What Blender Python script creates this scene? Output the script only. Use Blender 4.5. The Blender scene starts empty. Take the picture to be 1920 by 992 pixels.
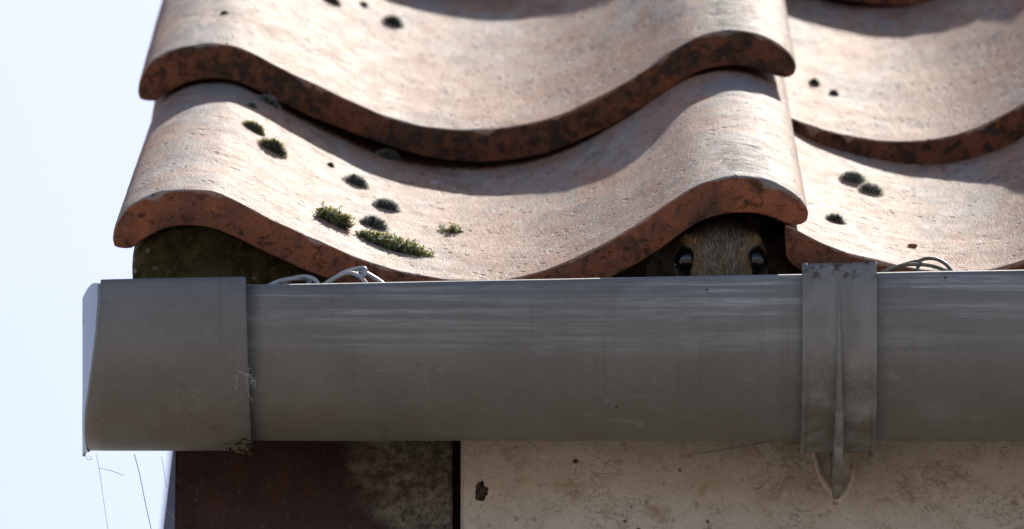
import bpy, bmesh, math, random
import numpy as np
from mathutils import Vector, Matrix, noise
from mathutils.bvhtree import BVHTree

scene = bpy.context.scene
R = math.radians
MM = 0.001

# ------------------------------------------------------------------ camera
ELEV = R(25.0)                    # the lens looks up at the eaves
DIST = 5.2                        # metres from lens to the lowest tile lip
FPX = 26000.0                     # long telephoto: focal length in pixels of a 1920 px picture
X = Vector((1, 0, 0))
F = Vector((0, math.cos(ELEV), math.sin(ELEV)))
U = Vector((0, -math.sin(ELEV), math.cos(ELEV)))
CAM = -(F * DIST + U * ((496 - 521) / FPX * DIST))
cam_data = bpy.data.cameras.new('camera')
cam = bpy.data.objects.new('camera', cam_data)
scene.collection.objects.link(cam)
cam.matrix_world = Matrix((X.to_4d(), U.to_4d(), (-F).to_4d(), (0, 0, 0, 1))).transposed()
cam.matrix_world = Matrix.Translation(CAM) @ Matrix((X, U, -F)).transposed().to_4x4()
cam_data.sensor_width = 36
cam_data.lens = FPX / 1920 * 36
cam_data.clip_start = 0.1
cam_data.clip_end = 2000
cam_data.dof.use_dof = True
cam_data.dof.focus_distance = DIST - 0.01
cam_data.dof.aperture_fstop = 24
scene.camera = cam

# ------------------------------------------------------------------ sky, sun, exposure
SUN_EL, SUN_AZ = R(45.5), R(15)
world = bpy.data.worlds.new('World')
scene.world = world
world.use_nodes = True
wn = world.node_tree
sky = wn.nodes.new('ShaderNodeTexSky')
sky.sky_type = 'NISHITA'
sky.sun_disc = False
sky.sun_elevation = SUN_EL
sky.sun_rotation = SUN_AZ
sky.air_density = 0.62
sky.dust_density = 0.88
sky.ozone_density = 1.0
bg = wn.nodes['Background']
bg.inputs['Strength'].default_value = 0.135
wn.links.new(sky.outputs[0], bg.inputs['Color'])
sd = bpy.data.lights.new('sun', 'SUN')
sd.energy = 4.5
sd.angle = R(0.5)
sd.color = (1.0, 0.92, 0.82)
sun = bpy.data.objects.new('sun', sd)
scene.collection.objects.link(sun)
sdir = Vector((math.cos(SUN_EL) * math.sin(SUN_AZ), math.cos(SUN_EL) * math.cos(SUN_AZ), math.sin(SUN_EL)))
sun.rotation_euler = sdir.to_track_quat('Z', 'Y').to_euler()
scene.view_settings.view_transform = 'Standard'
scene.view_settings.look = 'None'
scene.view_settings.exposure = 0.45
scene.view_settings.gamma = 1
scene.view_settings.use_curve_mapping = False
scene.render.engine = 'CYCLES'
scene.cycles.max_bounces = 6

# ------------------------------------------------------------------ helpers
COL = scene.collection


def P(u, v, t):
    return CAM + (F + X * ((u - 960) / FPX) + U * ((496 - v) / FPX)) * t


def P_y(u, v, y):
    d = F + X * ((u - 960) / FPX) + U * ((496 - v) / FPX)
    return CAM + d * ((y - CAM.y) / d.y)


def tag(o, label=None, cat=None, group=None, kind=None):
    if label: o['label'] = label
    if cat: o['category'] = cat
    if group: o['group'] = group
    if kind: o['kind'] = kind
    return o


def link(name, me, mat=None, parent=None, smooth=True, world_mat=None):
    o = bpy.data.objects.new(name, me)
    COL.objects.link(o)
    if mat: me.materials.append(mat)
    if smooth:
        me.polygons.foreach_set('use_smooth', [True] * len(me.polygons))
    m = world_mat or Matrix.Identity(4)
    if parent:
        o.parent = parent
        m = Matrix.Translation(-parent.location) @ m
    o.matrix_basis = m
    return o


def empty(name, loc, label, cat, group=None):
    o = bpy.data.objects.new(name, None)
    COL.objects.link(o)
    o.location = loc
    o.empty_display_size = 0.02
    return tag(o, label, cat, group)


def mesh(verts, faces, name='mesh'):
    me = bpy.data.meshes.new(name)
    me.from_pydata([tuple(v) for v in verts], [], faces)
    me.update()
    return me


def spline(pts, n):
    """Catmull-Rom through pts, resampled to n points of even arc length."""
    p = np.array(pts, float)
    p = np.vstack([2 * p[0] - p[1], p, 2 * p[-1] - p[-2]])
    out = []
    for i in range(1, len(p) - 2):
        for t in np.linspace(0, 1, 24, endpoint=False):
            a, b, c, d = p[i - 1], p[i], p[i + 1], p[i + 2]
            out.append(.5 * (2 * b + (c - a) * t + (2 * a - 5 * b + 4 * c - d) * t * t + (3 * b - a - 3 * c + d) * t ** 3))
    out.append(p[-2])
    out = np.array(out)
    L = np.r_[0, np.cumsum(np.linalg.norm(np.diff(out, axis=0), axis=1))]
    q = np.linspace(0, L[-1], n)
    return np.stack([np.interp(q, L, out[:, k]) for k in range(out.shape[1])], 1)


def fbm(v, s, o=3):
    p = Vector(v) * s
    a, f, r = 1.0, 1.0, 0.0
    for _ in range(o):
        r += a * noise.noise(p * f)
        a *= .5
        f *= 2
    return r


def tube(paths, radius, name, seg=7):
    """paths: list of (n,3) arrays; round tubes in one mesh"""
    V, Fc = [], []
    for path in paths:
        path = [Vector(p) for p in path]
        n = len(path)
        ref = Vector((.3, .5, .8)).normalized()
        base = len(V)
        for i, p in enumerate(path):
            t = (path[min(i + 1, n - 1)] - path[max(i - 1, 0)]).normalized()
            a = t.cross(ref).normalized()
            b = t.cross(a)
            r = radius(i / (n - 1)) if callable(radius) else radius
            for k in range(seg):
                w = 2 * math.pi * k / seg
                V.append(p + (a * math.cos(w) + b * math.sin(w)) * r)
        for i in range(n - 1):
            for k in range(seg):
                k2 = (k + 1) % seg
                Fc.append((base + i * seg + k, base + i * seg + k2, base + (i + 1) * seg + k2, base + (i + 1) * seg + k))
        Fc.append(tuple(base + k for k in range(seg))[::-1])
        Fc.append(tuple(base + (n - 1) * seg + k for k in range(seg)))
    return mesh(V, Fc, name)


def box_mesh(x0, x1, y0, y1, z0, z1, name='box', bev=0.0, cuts=0):
    bm = bmesh.new()
    bmesh.ops.create_cube(bm, size=1)
    for v in bm.verts:
        v.co = Vector((x0 if v.co.x < 0 else x1, y0 if v.co.y < 0 else y1, z0 if v.co.z < 0 else z1))
    if bev:
        bmesh.ops.bevel(bm, geom=bm.edges[:], offset=bev, segments=2, affect='EDGES')
    me = bpy.data.meshes.new(name)
    bm.to_mesh(me)
    bm.free()
    return me


# ------------------------------------------------------------------ material kit
class Mat:
    def __init__(s, name, rough=.6, spec=.5):
        s.m = bpy.data.materials.new(name)
        s.m.use_nodes = True
        s.t = s.m.node_tree
        s.b = s.t.nodes['Principled BSDF']
        s.b.inputs['Roughness'].default_value = rough
        s.b.inputs['Specular IOR Level'].default_value = spec
        s.tc = s.n('ShaderNodeTexCoord')
        s.obj = s.tc.outputs['Object']

    def n(s, typ, **kw):
        nd = s.t.nodes.new(typ)
        for k, v in kw.items(): setattr(nd, k, v)
        return nd

    def put(s, sock, val):
        if hasattr(val, 'links') or isinstance(val, bpy.types.NodeSocket):
            s.t.links.new(val, sock)
        else:
            if sock.type == 'RGBA' and len(val) == 3: val = (*val, 1)
            sock.default_value = val

    def scale(s, vec, sc, loc=(0, 0, 0)):
        nd = s.n('ShaderNodeMapping')
        s.put(nd.inputs['Vector'], vec)
        nd.inputs['Scale'].default_value = sc
        nd.inputs['Location'].default_value = loc
        return nd.outputs[0]

    def noise(s, vec, sc, det=4, rough=.55, dist=0):
        nd = s.n('ShaderNodeTexNoise')
        s.put(nd.inputs['Vector'], vec)
        nd.inputs['Scale'].default_value = sc
        nd.inputs['Detail'].default_value = det
        nd.inputs['Roughness'].default_value = rough
        nd.inputs['Distortion'].default_value = dist
        return nd.outputs['Fac']

    def voro(s, vec, sc, feat='F1', rnd=1):
        nd = s.n('ShaderNodeTexVoronoi', feature=feat)
        s.put(nd.inputs['Vector'], vec)
        nd.inputs['Scale'].default_value = sc
        nd.inputs['Randomness'].default_value = rnd
        return nd.outputs['Distance']

    def ramp(s, fac, lo, hi, a=0.0, b=1.0):
        nd = s.n('ShaderNodeMapRange', interpolation_type='SMOOTHSTEP')
        s.put(nd.inputs['Value'], fac)
        nd.inputs['From Min'].default_value = lo
        nd.inputs['From Max'].default_value = hi
        nd.inputs['To Min'].default_value = a
        nd.inputs['To Max'].default_value = b
        return nd.outputs['Result']

    def mix(s, fac, a, b, mode='MIX'):
        nd = s.n('ShaderNodeMix', data_type='RGBA', blend_type=mode)
        s.put(nd.inputs['Factor'], fac)
        s.put(nd.inputs[6], a)
        s.put(nd.inputs[7], b)
        return nd.outputs[2]

    def math(s, op, a, b=0.0):
        nd = s.n('ShaderNodeMath', operation=op)
        s.put(nd.inputs[0], a)
        s.put(nd.inputs[1], b)
        return nd.outputs[0]

    def attr(s, name):
        nd = s.n('ShaderNodeAttribute', attribute_name=name)
        return nd

    def sep(s, vec):
        nd = s.n('ShaderNodeSeparateXYZ')
        s.put(nd.inputs[0], vec)
        return nd.outputs

    def rnd(s):
        return s.n('ShaderNodeObjectInfo').outputs['Random']

    def shift(s, amt=7.0):
        """object coordinates moved by the object's own random number so repeats differ"""
        nd = s.n('ShaderNodeVectorMath', operation='ADD')
        c = s.n('ShaderNodeCombineXYZ')
        r = s.math('MULTIPLY', s.rnd(), amt)
        for k in range(3): s.put(c.inputs[k], r)
        s.put(nd.inputs[0], s.obj)
        s.put(nd.inputs[1], c.outputs[0])
        return nd.outputs[0]

    def bump(s, h, strength=.5, dist=.001, prev=None):
        nd = s.n('ShaderNodeBump')
        s.put(nd.inputs['Height'], h)
        nd.inputs['Strength'].default_value = strength
        nd.inputs['Distance'].default_value = dist
        if prev is not None: s.put(nd.inputs['Normal'], prev)
        return nd.outputs[0]

    def color(s, c): s.put(s.b.inputs['Base Color'], c)
    def rough(s, c): s.put(s.b.inputs['Roughness'], c)
    def normal(s, c): s.put(s.b.inputs['Normal'], c)


def tile_material():
    k = Mat('weathered_terracotta', .6, .2)
    v = k.shift()
    vs = k.scale(v, (1, .26, 1))        # wear runs down the slope
    top = k.attr('top').outputs['Fac']
    crest = k.attr('crest').outputs['Fac']
    n1 = k.noise(v, 38, 5, .6)
    n2 = k.noise(v, 120, 5, .65, .4)
    n3 = k.noise(v, 900, 3, .6)
    # raw clay that shows on the broken lip and the underside
    age = k.attr('age').outputs['Fac']
    clay = k.mix(k.ramp(n1, .35, .65), (.43, .14, .065), (.23, .092, .055))
    clay = k.mix(k.ramp(n2, .45, .75), clay, (.17, .08, .055))
    clay = k.mix(k.ramp(k.noise(v, 1400, 3, .7), .45, .7, 0, .45), clay, (.12, .06, .045))
    clay = k.mix(k.math('MULTIPLY', age, .55), clay, (.13, .047, .020))
    blot = k.ramp(k.math('ADD', k.noise(v, 170, 6, .75, .3), k.math('MULTIPLY', age, .05)), .54, .66)
    clay = k.mix(k.math('MULTIPLY', blot, .85), clay, (.035, .03, .026))
    alga = k.ramp(k.math('ADD', k.noise(v, 48, 5, .65), k.math('MULTIPLY', age, .06)), .50, .66)
    clay = k.mix(k.math('MULTIPLY', alga, .7), clay, (.05, .043, .03))
    clay = k.mix(k.math('MULTIPLY', k.ramp(k.noise(k.scale(v, (1, 1, 1), (3, 1, 2)), 95, 5, .7), .70, .74), .7), clay, (.36, .34, .30))
    por = k.ramp(k.voro(v, 300), .14, .28, 1, 0)
    por = k.math('MULTIPLY', por, k.ramp(k.noise(v, 90, 2), .5, .6))
    clay = k.mix(k.math('MULTIPLY', por, .8), clay, (.05, .035, .03))
    # the top face: bleached, lichen-filmed
    f1, f2 = k.noise(vs, 42, 5, .65), k.noise(vs, 150, 6, .7, .3)
    film = k.mix(k.ramp(f1, .35, .65), (.53, .25, .14), (.47, .30, .21))
    film = k.mix(k.ramp(f2, .45, .66, 0, .9), film, (.34, .145, .075))
    film = k.mix(k.math('MULTIPLY', k.ramp(k.noise(vs, 26, 5, .65), .5, .64), .75), film, (.39, .335, .285))
    film = k.mix(k.ramp(k.noise(k.scale(vs, (1, 1, 1), (2, 7, 3)), 60, 6, .7, .4), .52, .66, 0, .75), film, (.17, .12, .09))
    film = k.mix(k.ramp(k.noise(k.scale(vs, (1, 1, 1), (6, 2, 8)), 17, 5, .65, .3), .48, .62, 0, .6), film, (.46, .185, .085))
    grain = k.noise(k.scale(v, (1, .4, 1)), 1500, 3, .75)
    film = k.mix(k.ramp(grain, .52, .66, 0, .6), film, (.62, .52, .43))
    film = k.mix(k.ramp(grain, .47, .34, 0, .6), film, (.16, .085, .055))
    spk = k.ramp(k.noise(k.scale(v, (1, .45, 1)), 420, 5, .75), .61, .68, 0, .8)
    film = k.mix(spk, film, (.11, .075, .055))
    pit = k.math('MULTIPLY', k.ramp(k.voro(k.scale(v, (1, .6, 1)), 190), .13, .25, 1, 0), k.ramp(k.noise(v, 60, 2), .48, .56))
    film = k.mix(k.math('MULTIPLY', pit, .85), film, (.06, .042, .032))
    wl = k.ramp(k.noise(k.scale(vs, (1, 2, 1), (9, 4, 1)), 120, 5, .65), .63, .68, 0, .7)
    film = k.mix(wl, film, (.60, .57, .52))
    # crest: grey, with flaking hair cracks across it
    cr = k.math('MULTIPLY', crest, k.ramp(k.noise(v, 26, 4, .6), .35, .6))
    film = k.mix(k.math('MULTIPLY', cr, .85), film, (.27, .25, .23))
    crack = k.noise(k.scale(v, (120, 230, 120)), 1, 6, .78, 1.0)
    crk2 = k.attr('crack').outputs['Fac']
    cm2 = k.math('MULTIPLY', k.ramp(crack, .46, .53), k.ramp(k.math('ADD', crk2, k.math('MULTIPLY', k.noise(v, 60, 4, .6), .7)), .72, 1.0))
    cmask = k.math('MULTIPLY', k.ramp(crack, .57, .63), k.math('MULTIPLY', crest, k.ramp(k.noise(v, 34, 3, .5), .5, .6)))
    cmask = k.math('MAXIMUM', cmask, cm2)
    film = k.mix(cmask, film, (.03, .022, .018))
    k.color(k.mix(top, clay, film))
    k.rough(k.mix(top, (.75,) * 3, k.mix(n2, (.55,) * 3, (.85,) * 3)))
    h = k.math('ADD', k.math('MULTIPLY', k.noise(k.scale(v, (1, .5, 1)), 1000, 4, .75), .8), k.math('MULTIPLY', f2, .9))
    h = k.math('SUBTRACT', h, k.math('MULTIPLY', cmask, 1.5))
    h = k.math('SUBTRACT', h, k.math('MULTIPLY', pit, 1.2))
    h = k.math('ADD', h, k.math('MULTIPLY', wl, .4))
    h = k.math('SUBTRACT', h, k.math('MULTIPLY', blot, k.mix(top, (.6,) * 3, (0,) * 3)))
    k.normal(k.bump(h, .8, .0012))
    return k.m


def pvc_material(bl=1.0):
    k = Mat('weathered_grey_plastic', .55, .4)
    v = k.obj
    x, y, z = k.sep(v)
    base = k.mix(k.ramp(k.noise(v, 25, 4), .3, .7), (.150, .147, .143), (.190, .187, .183))
    streak = k.noise(k.scale(v, (5, 60, 260)), 1, 5, .65, .5)
    fine = k.noise(k.scale(v, (60, 200, 900)), 1, 4, .7)
    patch = k.noise(k.scale(v, (14, 14, 40)), 1, 3, .6)
    bloom = k.math('MULTIPLY', k.ramp(streak, .43, .60), k.ramp(z, -.052, -.026))
    bloom = k.math('MULTIPLY', bloom, k.ramp(fine, .32, .62, .15, 1))
    bloom = k.math('MULTIPLY', bloom, k.ramp(patch, .35, .6, .25, 1))
    c = k.mix(k.math('MULTIPLY', bloom, 1.0 * bl), base, (.40, .41, .42))
    # brown film on the underside where dirty water creeps back
    dirt = k.math('MULTIPLY', k.ramp(z, -.038, -.064), k.ramp(k.noise(v, 45, 5, .65), .3, .65, .45, 1))
    c = k.mix(k.math('MULTIPLY', dirt, .6), c, (.115, .095, .072))
    dust = k.ramp(k.noise(v, 700, 3, .7), .5, .75, 0, .3)
    c = k.mix(dust, c, (.30, .285, .26))
    joint = k.math('MULTIPLY', k.ramp(k.math('ADD', x, k.math('MULTIPLY', k.noise(v, 60, 4), .006)), -.0945, -.0885, 1, 0), k.ramp(k.noise(v, 120, 5, .7), .3, .6, .5, 1))  # end cap's shadow on the channel, painted in as an uneven dark band
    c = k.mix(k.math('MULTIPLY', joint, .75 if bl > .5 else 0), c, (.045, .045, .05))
    rain = k.noise(k.scale(v, (160, 10, 9)), 1, 5, .7, .3)
    c = k.mix(k.ramp(rain, .56, .74, 0, .38), c, (.105, .093, .08))
    chalk = k.ramp(k.noise(k.scale(v, (40, 40, 90), (3, 3, 3)), 1, 6, .75, .4), .58, .72, 0, .4)
    c = k.mix(chalk, c, (.29, .285, .275))
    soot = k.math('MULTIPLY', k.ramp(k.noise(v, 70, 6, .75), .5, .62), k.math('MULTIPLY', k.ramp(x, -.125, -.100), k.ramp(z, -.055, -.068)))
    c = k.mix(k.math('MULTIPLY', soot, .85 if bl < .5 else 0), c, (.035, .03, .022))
    sp = k.ramp(k.voro(v, 95), .035, .075, 1, 0)
    sp = k.math('MULTIPLY', sp, k.ramp(k.noise(v, 30, 2), .52, .6))
    c = k.mix(sp, c, (.03, .025, .02))
    scr = k.ramp(k.noise(k.scale(v, (30, 30, 500), (5, 1, 2)), 1, 2, .5, 2), .735, .76, 0, .16)
    c = k.mix(scr, c, (.4, .4, .4))
    k.color(c)
    k.rough(k.mix(bloom, (.5,) * 3, (.7,) * 3))
    k.normal(k.bump(k.math('ADD', k.noise(v, 500, 3, .6), k.math('MULTIPLY', streak, .6)), .25, .0006))
    return k.m


def bracket_material():
    k = Mat('dusty_grey_plastic', .55, .4)
    v = k.obj
    x, y, z = k.sep(v)
    c = k.mix(k.ramp(k.noise(v, 60, 5, .6), .3, .7), (.16, .155, .147), (.225, .218, .207))
    m = k.math('MULTIPLY', k.ramp(k.noise(k.scale(v, (70, 70, 30)), 1, 4, .6), .42, .66), .33)
    c = k.mix(m, c, (.36, .35, .33))
    d = k.math('MULTIPLY', k.ramp(z, -.042, -.062), k.ramp(k.noise(v, 90, 5, .7), .35, .6))
    c = k.mix(k.math('MULTIPLY', d, .7), c, (.10, .078, .055))
    g = k.math('MULTIPLY', k.ramp(z, -.0215, -.0185), k.ramp(k.noise(v, 320, 4, .7), .5, .6))
    c = k.mix(g, c, (.07, .05, .03))
    c = k.mix(k.ramp(k.noise(v, 900, 3, .7), .55, .75, 0, .4), c, (.36, .345, .31))
    k.color(c)
    k.normal(k.bump(k.noise(v, 700, 4, .7), .35, .0005))
    return k.m


def cream_material():
    k = Mat('stained_cream_paint', .7, .3)
    v = k.obj
    n1 = k.noise(v, 22, 5, .6)
    c = k.mix(k.ramp(n1, .3, .7), (.53, .45, .375), (.60, .53, .46))
    c = k.mix(k.ramp(k.noise(v, 75, 6, .75, .5), .47, .70, 0, .8), c, (.33, .235, .15))
    c = k.mix(k.ramp(k.noise(v, 650, 4, .75), .56, .68, 0, .6), c, (.27, .19, .125))
    c = k.mix(k.ramp(k.noise(k.scale(v, (1, 1, 1), (5, 5, 5)), 210, 6, .8, .6), .59, .66, 0, .8), c, (.15, .095, .055))
    web = k.noise(k.scale(v, (110, 110, 170)), 1, 6, .75, 1.0)
    line = k.math('MULTIPLY', k.ramp(k.math('ABSOLUTE', k.math('SUBTRACT', web, .5)), .003, .016, 1, 0), k.ramp(k.noise(v, 40, 3), .5, .62))
    c = k.mix(k.math('MULTIPLY', line, .55), c, (.17, .11, .065))
    vo = k.voro(v, 130)
    vo = k.math('ADD', vo, k.math('MULTIPLY', k.math('SUBTRACT', k.noise(v, 480, 4, .7), .5), .35))
    sp = k.math('MULTIPLY', k.ramp(vo, .06, .17, 1, 0), k.ramp(k.noise(v, 55, 2), .48, .6))
    c = k.mix(sp, c, (.10, .055, .02))
    sp2 = k.math('MULTIPLY', k.ramp(k.voro(k.scale(v, (1, 1, 1), (.3, .2, .5)), 50), .06, .12, 1, 0), k.ramp(k.noise(v, 31, 2), .56, .6))
    c = k.mix(sp2, c, (.16, .075, .015))
    k.color(c)
    h = k.math('ADD', k.math('ADD', k.noise(v, 240, 6, .75), k.math('MULTIPLY', k.noise(k.scale(v, (30, 30, 120)), 1, 5, .6), .8)), k.math('MULTIPLY', line, -.6))
    k.normal(k.bump(h, .5, .0010))
    return k.m


def maroon_material():
    k = Mat('flaking_maroon_paint', .65, .35)
    v = k.obj
    x, y, z = k.sep(v)
    c = k.mix(k.ramp(k.noise(v, 60, 5, .6), .3, .7), (.030, .014, .012), (.058, .025, .021))
    c = k.mix(k.ramp(k.noise(k.scale(v, (500, 500, 90)), 1, 4, .7), .58, .72, 0, .5), c, (.16, .12, .105))
    c = k.mix(k.ramp(k.noise(v, 700, 3, .7), .62, .74, 0, .45), c, (.22, .17, .15))
    edge = k.math('ADD', x, k.math('MULTIPLY', k.math('SUBTRACT', k.noise(v, 55, 5, .65), .5), .055))
    edge = k.math('ADD', edge, k.math('MULTIPLY', z, .35))
    mould = k.math('MULTIPLY', k.ramp(edge, -.086, -.066), k.ramp(k.noise(v, 260, 6, .75), .28, .58))
    mc = k.mix(k.ramp(k.noise(v, 130, 5, .7), .35, .65), (.07, .06, .042), (.185, .165, .125))
    c = k.mix(mould, c, mc)
    k.color(c)
    k.normal(k.bump(k.math('ADD', k.noise(v, 380, 4, .7), k.math('MULTIPLY', mould, .6)), .5, .0007))
    return k.m


def mortar_material():
    k = Mat('mossy_mortar', .95, .1)
    v = k.obj
    c = k.mix(k.ramp(k.noise(v, 90, 5, .65), .3, .7), (.06, .05, .026), (.16, .13, .06))
    c = k.mix(k.ramp(k.noise(v, 400, 4, .7), .5, .7, 0, .7), c, (.22, .18, .085))
    c = k.mix(k.ramp(k.noise(v, 45, 4, .6), .55, .68), c, (.02, .017, .01))
    x, y, z = k.sep(v)
    lich = k.math('MULTIPLY', k.ramp(k.voro(v, 210), .18, .27, 1, 0), k.ramp(x, -.128, -.141))
    c = k.mix(lich, c, (.36, .34, .33))
    few = k.math('MULTIPLY', k.ramp(k.voro(v, 150), .10, .16, 1, 0), k.ramp(k.noise(v, 70, 2), .55, .6))
    c = k.mix(few, c, (.34, .22, .15))
    k.color(c)
    k.normal(k.bump(k.noise(v, 600, 4, .75), 1, .0015))
    return k.m


def plain(name, col, rough=.6, spec=.4, var=.25, sc=300, bump=.2):
    k = Mat(name, rough, spec)
    dark = tuple(c * (1 - var) for c in col)
    lite = tuple(min(1, c * (1 + var)) for c in col)
    n = k.noise(k.obj, sc, 4, .65)
    k.color(k.mix(k.ramp(n, .3, .7), dark, lite))
    k.normal(k.bump(n, bump, .0004))
    return k.m


def vcol(name, rough=.7, spec=.2, trans=0.0):
    k = Mat(name, rough, spec)
    a = k.attr('col').outputs['Color']
    k.color(a)
    if trans:
        t = k.n('ShaderNodeBsdfTranslucent')
        k.put(t.inputs['Color'], a)
        mx = k.n('ShaderNodeMixShader')
        mx.inputs[0].default_value = trans
        k.t.links.new(k.b.outputs[0], mx.inputs[1])
        k.t.links.new(t.outputs[0], mx.inputs[2])
        out = [n for n in k.t.nodes if n.type == 'OUTPUT_MATERIAL'][0]
        k.t.links.new(mx.outputs[0], out.inputs['Surface'])
    return k.m


M_TILE = tile_material()
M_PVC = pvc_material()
M_CAP = pvc_material(.12)
M_BRACKET = bracket_material()
M_PLATE = plain('smooth_grey_plastic', (.24, .25, .26), .34, .5, .12, 120, .05)
M_CREAM = cream_material()
M_MAROON = maroon_material()
M_MORTAR = mortar_material()
M_DARKWOOD = plain('old_dark_timber', (.10, .065, .04), .8)
M_GABLE = plain('blue_grey_board', (.22, .24, .30), .6, var=.12)
M_RENDER = plain('cream_render', (.55, .50, .43), .9, sc=40)
M_GROUND = None

# ------------------------------------------------------------------ ground
k = Mat('pale_gravel', .9, .2)
c = k.mix(k.ramp(k.noise(k.obj, 3, 6, .6), .3, .7), (.27, .235, .19), (.37, .325, .265))
c = k.mix(k.ramp(k.voro(k.obj, 45), .1, .5), (.20, .17, .135), c)
k.color(c)
k.normal(k.bump(k.voro(k.obj, 45), .6, .01))
M_GROUND = k.m
GZ = -3.7
me = mesh([(-900, -900, GZ), (900, -900, GZ), (900, 900, GZ), (-900, 900, GZ)], [(0, 1, 2, 3)], 'ground')
tag(link('ground', me, M_GROUND, smooth=False), kind='structure')

# ------------------------------------------------------------------ house body behind the eaves
PITCH = ELEV + R(11.2)
FASCIA_Y = .055
house = empty('house', (0.5, FASCIA_Y, GZ), 'low house with stained cream eaves board and dark maroon board end under grey gutter', 'house')


def xz(u, v, y):
    p = P_y(u, v, y)
    return p.x, p.z


x_mar0, _ = xz(328, 900, FASCIA_Y)
x_mar1, _ = xz(848, 900, FASCIA_Y)
x_cr0, _ = xz(864, 900, FASCIA_Y)
link('eaves_board', box_mesh(x_cr0, 1.6, FASCIA_Y - .002, FASCIA_Y + .02, -.16, .013, bev=.0012), M_CREAM, house, smooth=False)
link('board_end', box_mesh(x_mar0, x_mar1, FASCIA_Y + .003, FASCIA_Y + .024, -.24, .012, bev=.0008), M_MAROON, house, smooth=False)
link('backing_board', box_mesh(x_mar0 + .004, 1.6, FASCIA_Y + .0245, FASCIA_Y + .045, -.2, .008), M_DARKWOOD, house, smooth=False)
# wall under the eaves: a closed body with a sloping deck below the tiles
tp = math.tan(PITCH)
y0, y1 = FASCIA_Y + .05, 1.7
xs0, xs1 = x_mar0 + .006, 1.6
zd0, zd1 = -.055, -.055 + (y1 - y0) * tp
V = [(xs0, y0, GZ), (xs1, y0, GZ), (xs1, y1, GZ), (xs0, y1, GZ), (xs0, y0, zd0), (xs1, y0, zd0), (xs1, y1, zd1), (xs0, y1, zd1)]
link('wall', mesh(V, [(0, 1, 5, 4), (1, 2, 6, 5), (2, 3, 7, 6), (3, 0, 4, 7), (4, 5, 6, 7), (3, 2, 1, 0)]), M_RENDER, house, smooth=False)
# sloping gable board at the verge, its lower end leaning out a little
xa = P_y(322, 858, .16).x
xb = P_y(306, 992, .16).x
za, zb = P_y(322, 858, .16).z, P_y(306, 992, .16).z
s_ = (xb - xa) / (zb - za)
gv = []
for yy, zt in ((.16, .02), (1.7, .02 + 1.54 * tp)):
    for zz in (zt - .30, zt):
        xl = xa + s_ * (zz - za - (0 if yy < 1 else 1.54 * tp))
        gv += [(xl, yy, zz), (xs0 - .0005, yy, zz)]
link('gable_board', mesh(gv, [(0, 1, 3, 2), (4, 6, 7, 5), (0, 2, 6, 4), (1, 5, 7, 3), (2, 3, 7, 6), (0, 4, 5, 1)]), M_GABLE, house, smooth=False)
# rotted knot in the cream board beside the joint
ring = []
rng = random.Random(4)
kc = P_y(902, 922, FASCIA_Y - .002)
kv, kf = [kc + Vector((0, -.0001, 0))], []
for j, rr in enumerate((.4, .7, .9, 1.1)):
    for i in range(22):
        a = 2 * math.pi * i / 22
        rad = .85 + .55 * noise.noise(Vector((math.cos(a) * 2.2, math.sin(a) * 2.2, 3)))
        kv.append(kc + Vector((math.cos(a) * .0027 * rr * rad, (-.0002, -.0006, -.0005, .0002)[j], math.sin(a) * .0046 * rr * rad)))
for i in range(22):
    i2 = (i + 1) % 22
    kf.append((0, 1 + i, 1 + i2))
    for j in range(3):
        kf.append((1 + j * 22 + i, 1 + (j + 1) * 22 + i, 1 + (j + 1) * 22 + i2, 1 + j * 22 + i2))
k = Mat('rotted_knot', .8, .2)
c = k.mix(k.ramp(k.noise(k.obj, 420, 3, .6), .42, .6), (.012, .01, .009), (.09, .05, .035))
c = k.mix(k.ramp(k.noise(k.scale(k.obj, (1, 1, 1), (4, 4, 4)), 260, 2), .62, .66), c, (.03, .13, .12))
c = k.mix(k.ramp(k.noise(k.scale(k.obj, (1, 1, 1), (8, 4, 4)), 300, 2), .62, .68), c, (.22, .16, .03))
k.color(c)
link('rotted_knot', mesh(kv, kf), k.m, house)

# ------------------------------------------------------------------ roof tiles
ROLL = .028                                        # the eave rises a little to the right
rotF = Matrix.Rotation(-ROLL, 3, F)
TILT = R(3.0)


def basis(pitch):
    A = rotF @ Vector((1, 0, 0))
    B = rotF @ Vector((0, math.cos(pitch), math.sin(pitch)))
    N = rotF @ Vector((0, -math.sin(pitch), math.cos(pitch)))
    return A, B, N


A0, B0, N0 = basis(PITCH)
_, BT, NT = basis(PITCH - TILT)
B0 = (B0 + A0 * .0105).normalized()
K = .0002 / math.cos(PITCH - TILT - ELEV)


def prof(pts):
    return [((u - 960) * .0002, (525 - .028 * (u - 860) - v) * K) for u, v in pts]


VT = prof([(214, 449), (217, 430), (226, 410), (247, 386), (290, 366), (335, 357), (390, 358), (432, 370), (482, 395), (540, 425), (602, 455),
           (682, 490), (762, 513), (862, 525), (960, 520), (1040, 501), (1120, 466), (1200, 420), (1260, 380), (1310, 349), (1360, 333),
           (1402, 330), (1445, 338), (1482, 355), (1506, 375), (1518, 396), (1517, 410)])
VB = prof([(217, 464), (228, 468), (250, 467), (270, 452), (310, 432), (350, 425), (400, 429), (440, 443), (500, 473), (560, 503), (620, 527),
           (700, 555), (780, 578), (862, 590), (960, 586), (1040, 567), (1120, 534), (1160, 514), (1220, 480), (1290, 431), (1330, 410),
           (1380, 400), (1420, 402), (1450, 410), (1475, 419), (1498, 424), (1512, 418)])
NTp = prof([(1476, 427), (1484, 427), (1520, 446), (1560, 466), (1600, 480), (1640, 491), (1690, 503), (1745, 511), (1800, 512), (1850, 507), (1900, 495),
            (1960, 470), (2030, 430), (2090, 385), (2140, 345), (2190, 318), (2235, 308), (2280, 315), (2318, 333), (2342, 353), (2354, 375), (2353, 389)])
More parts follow.
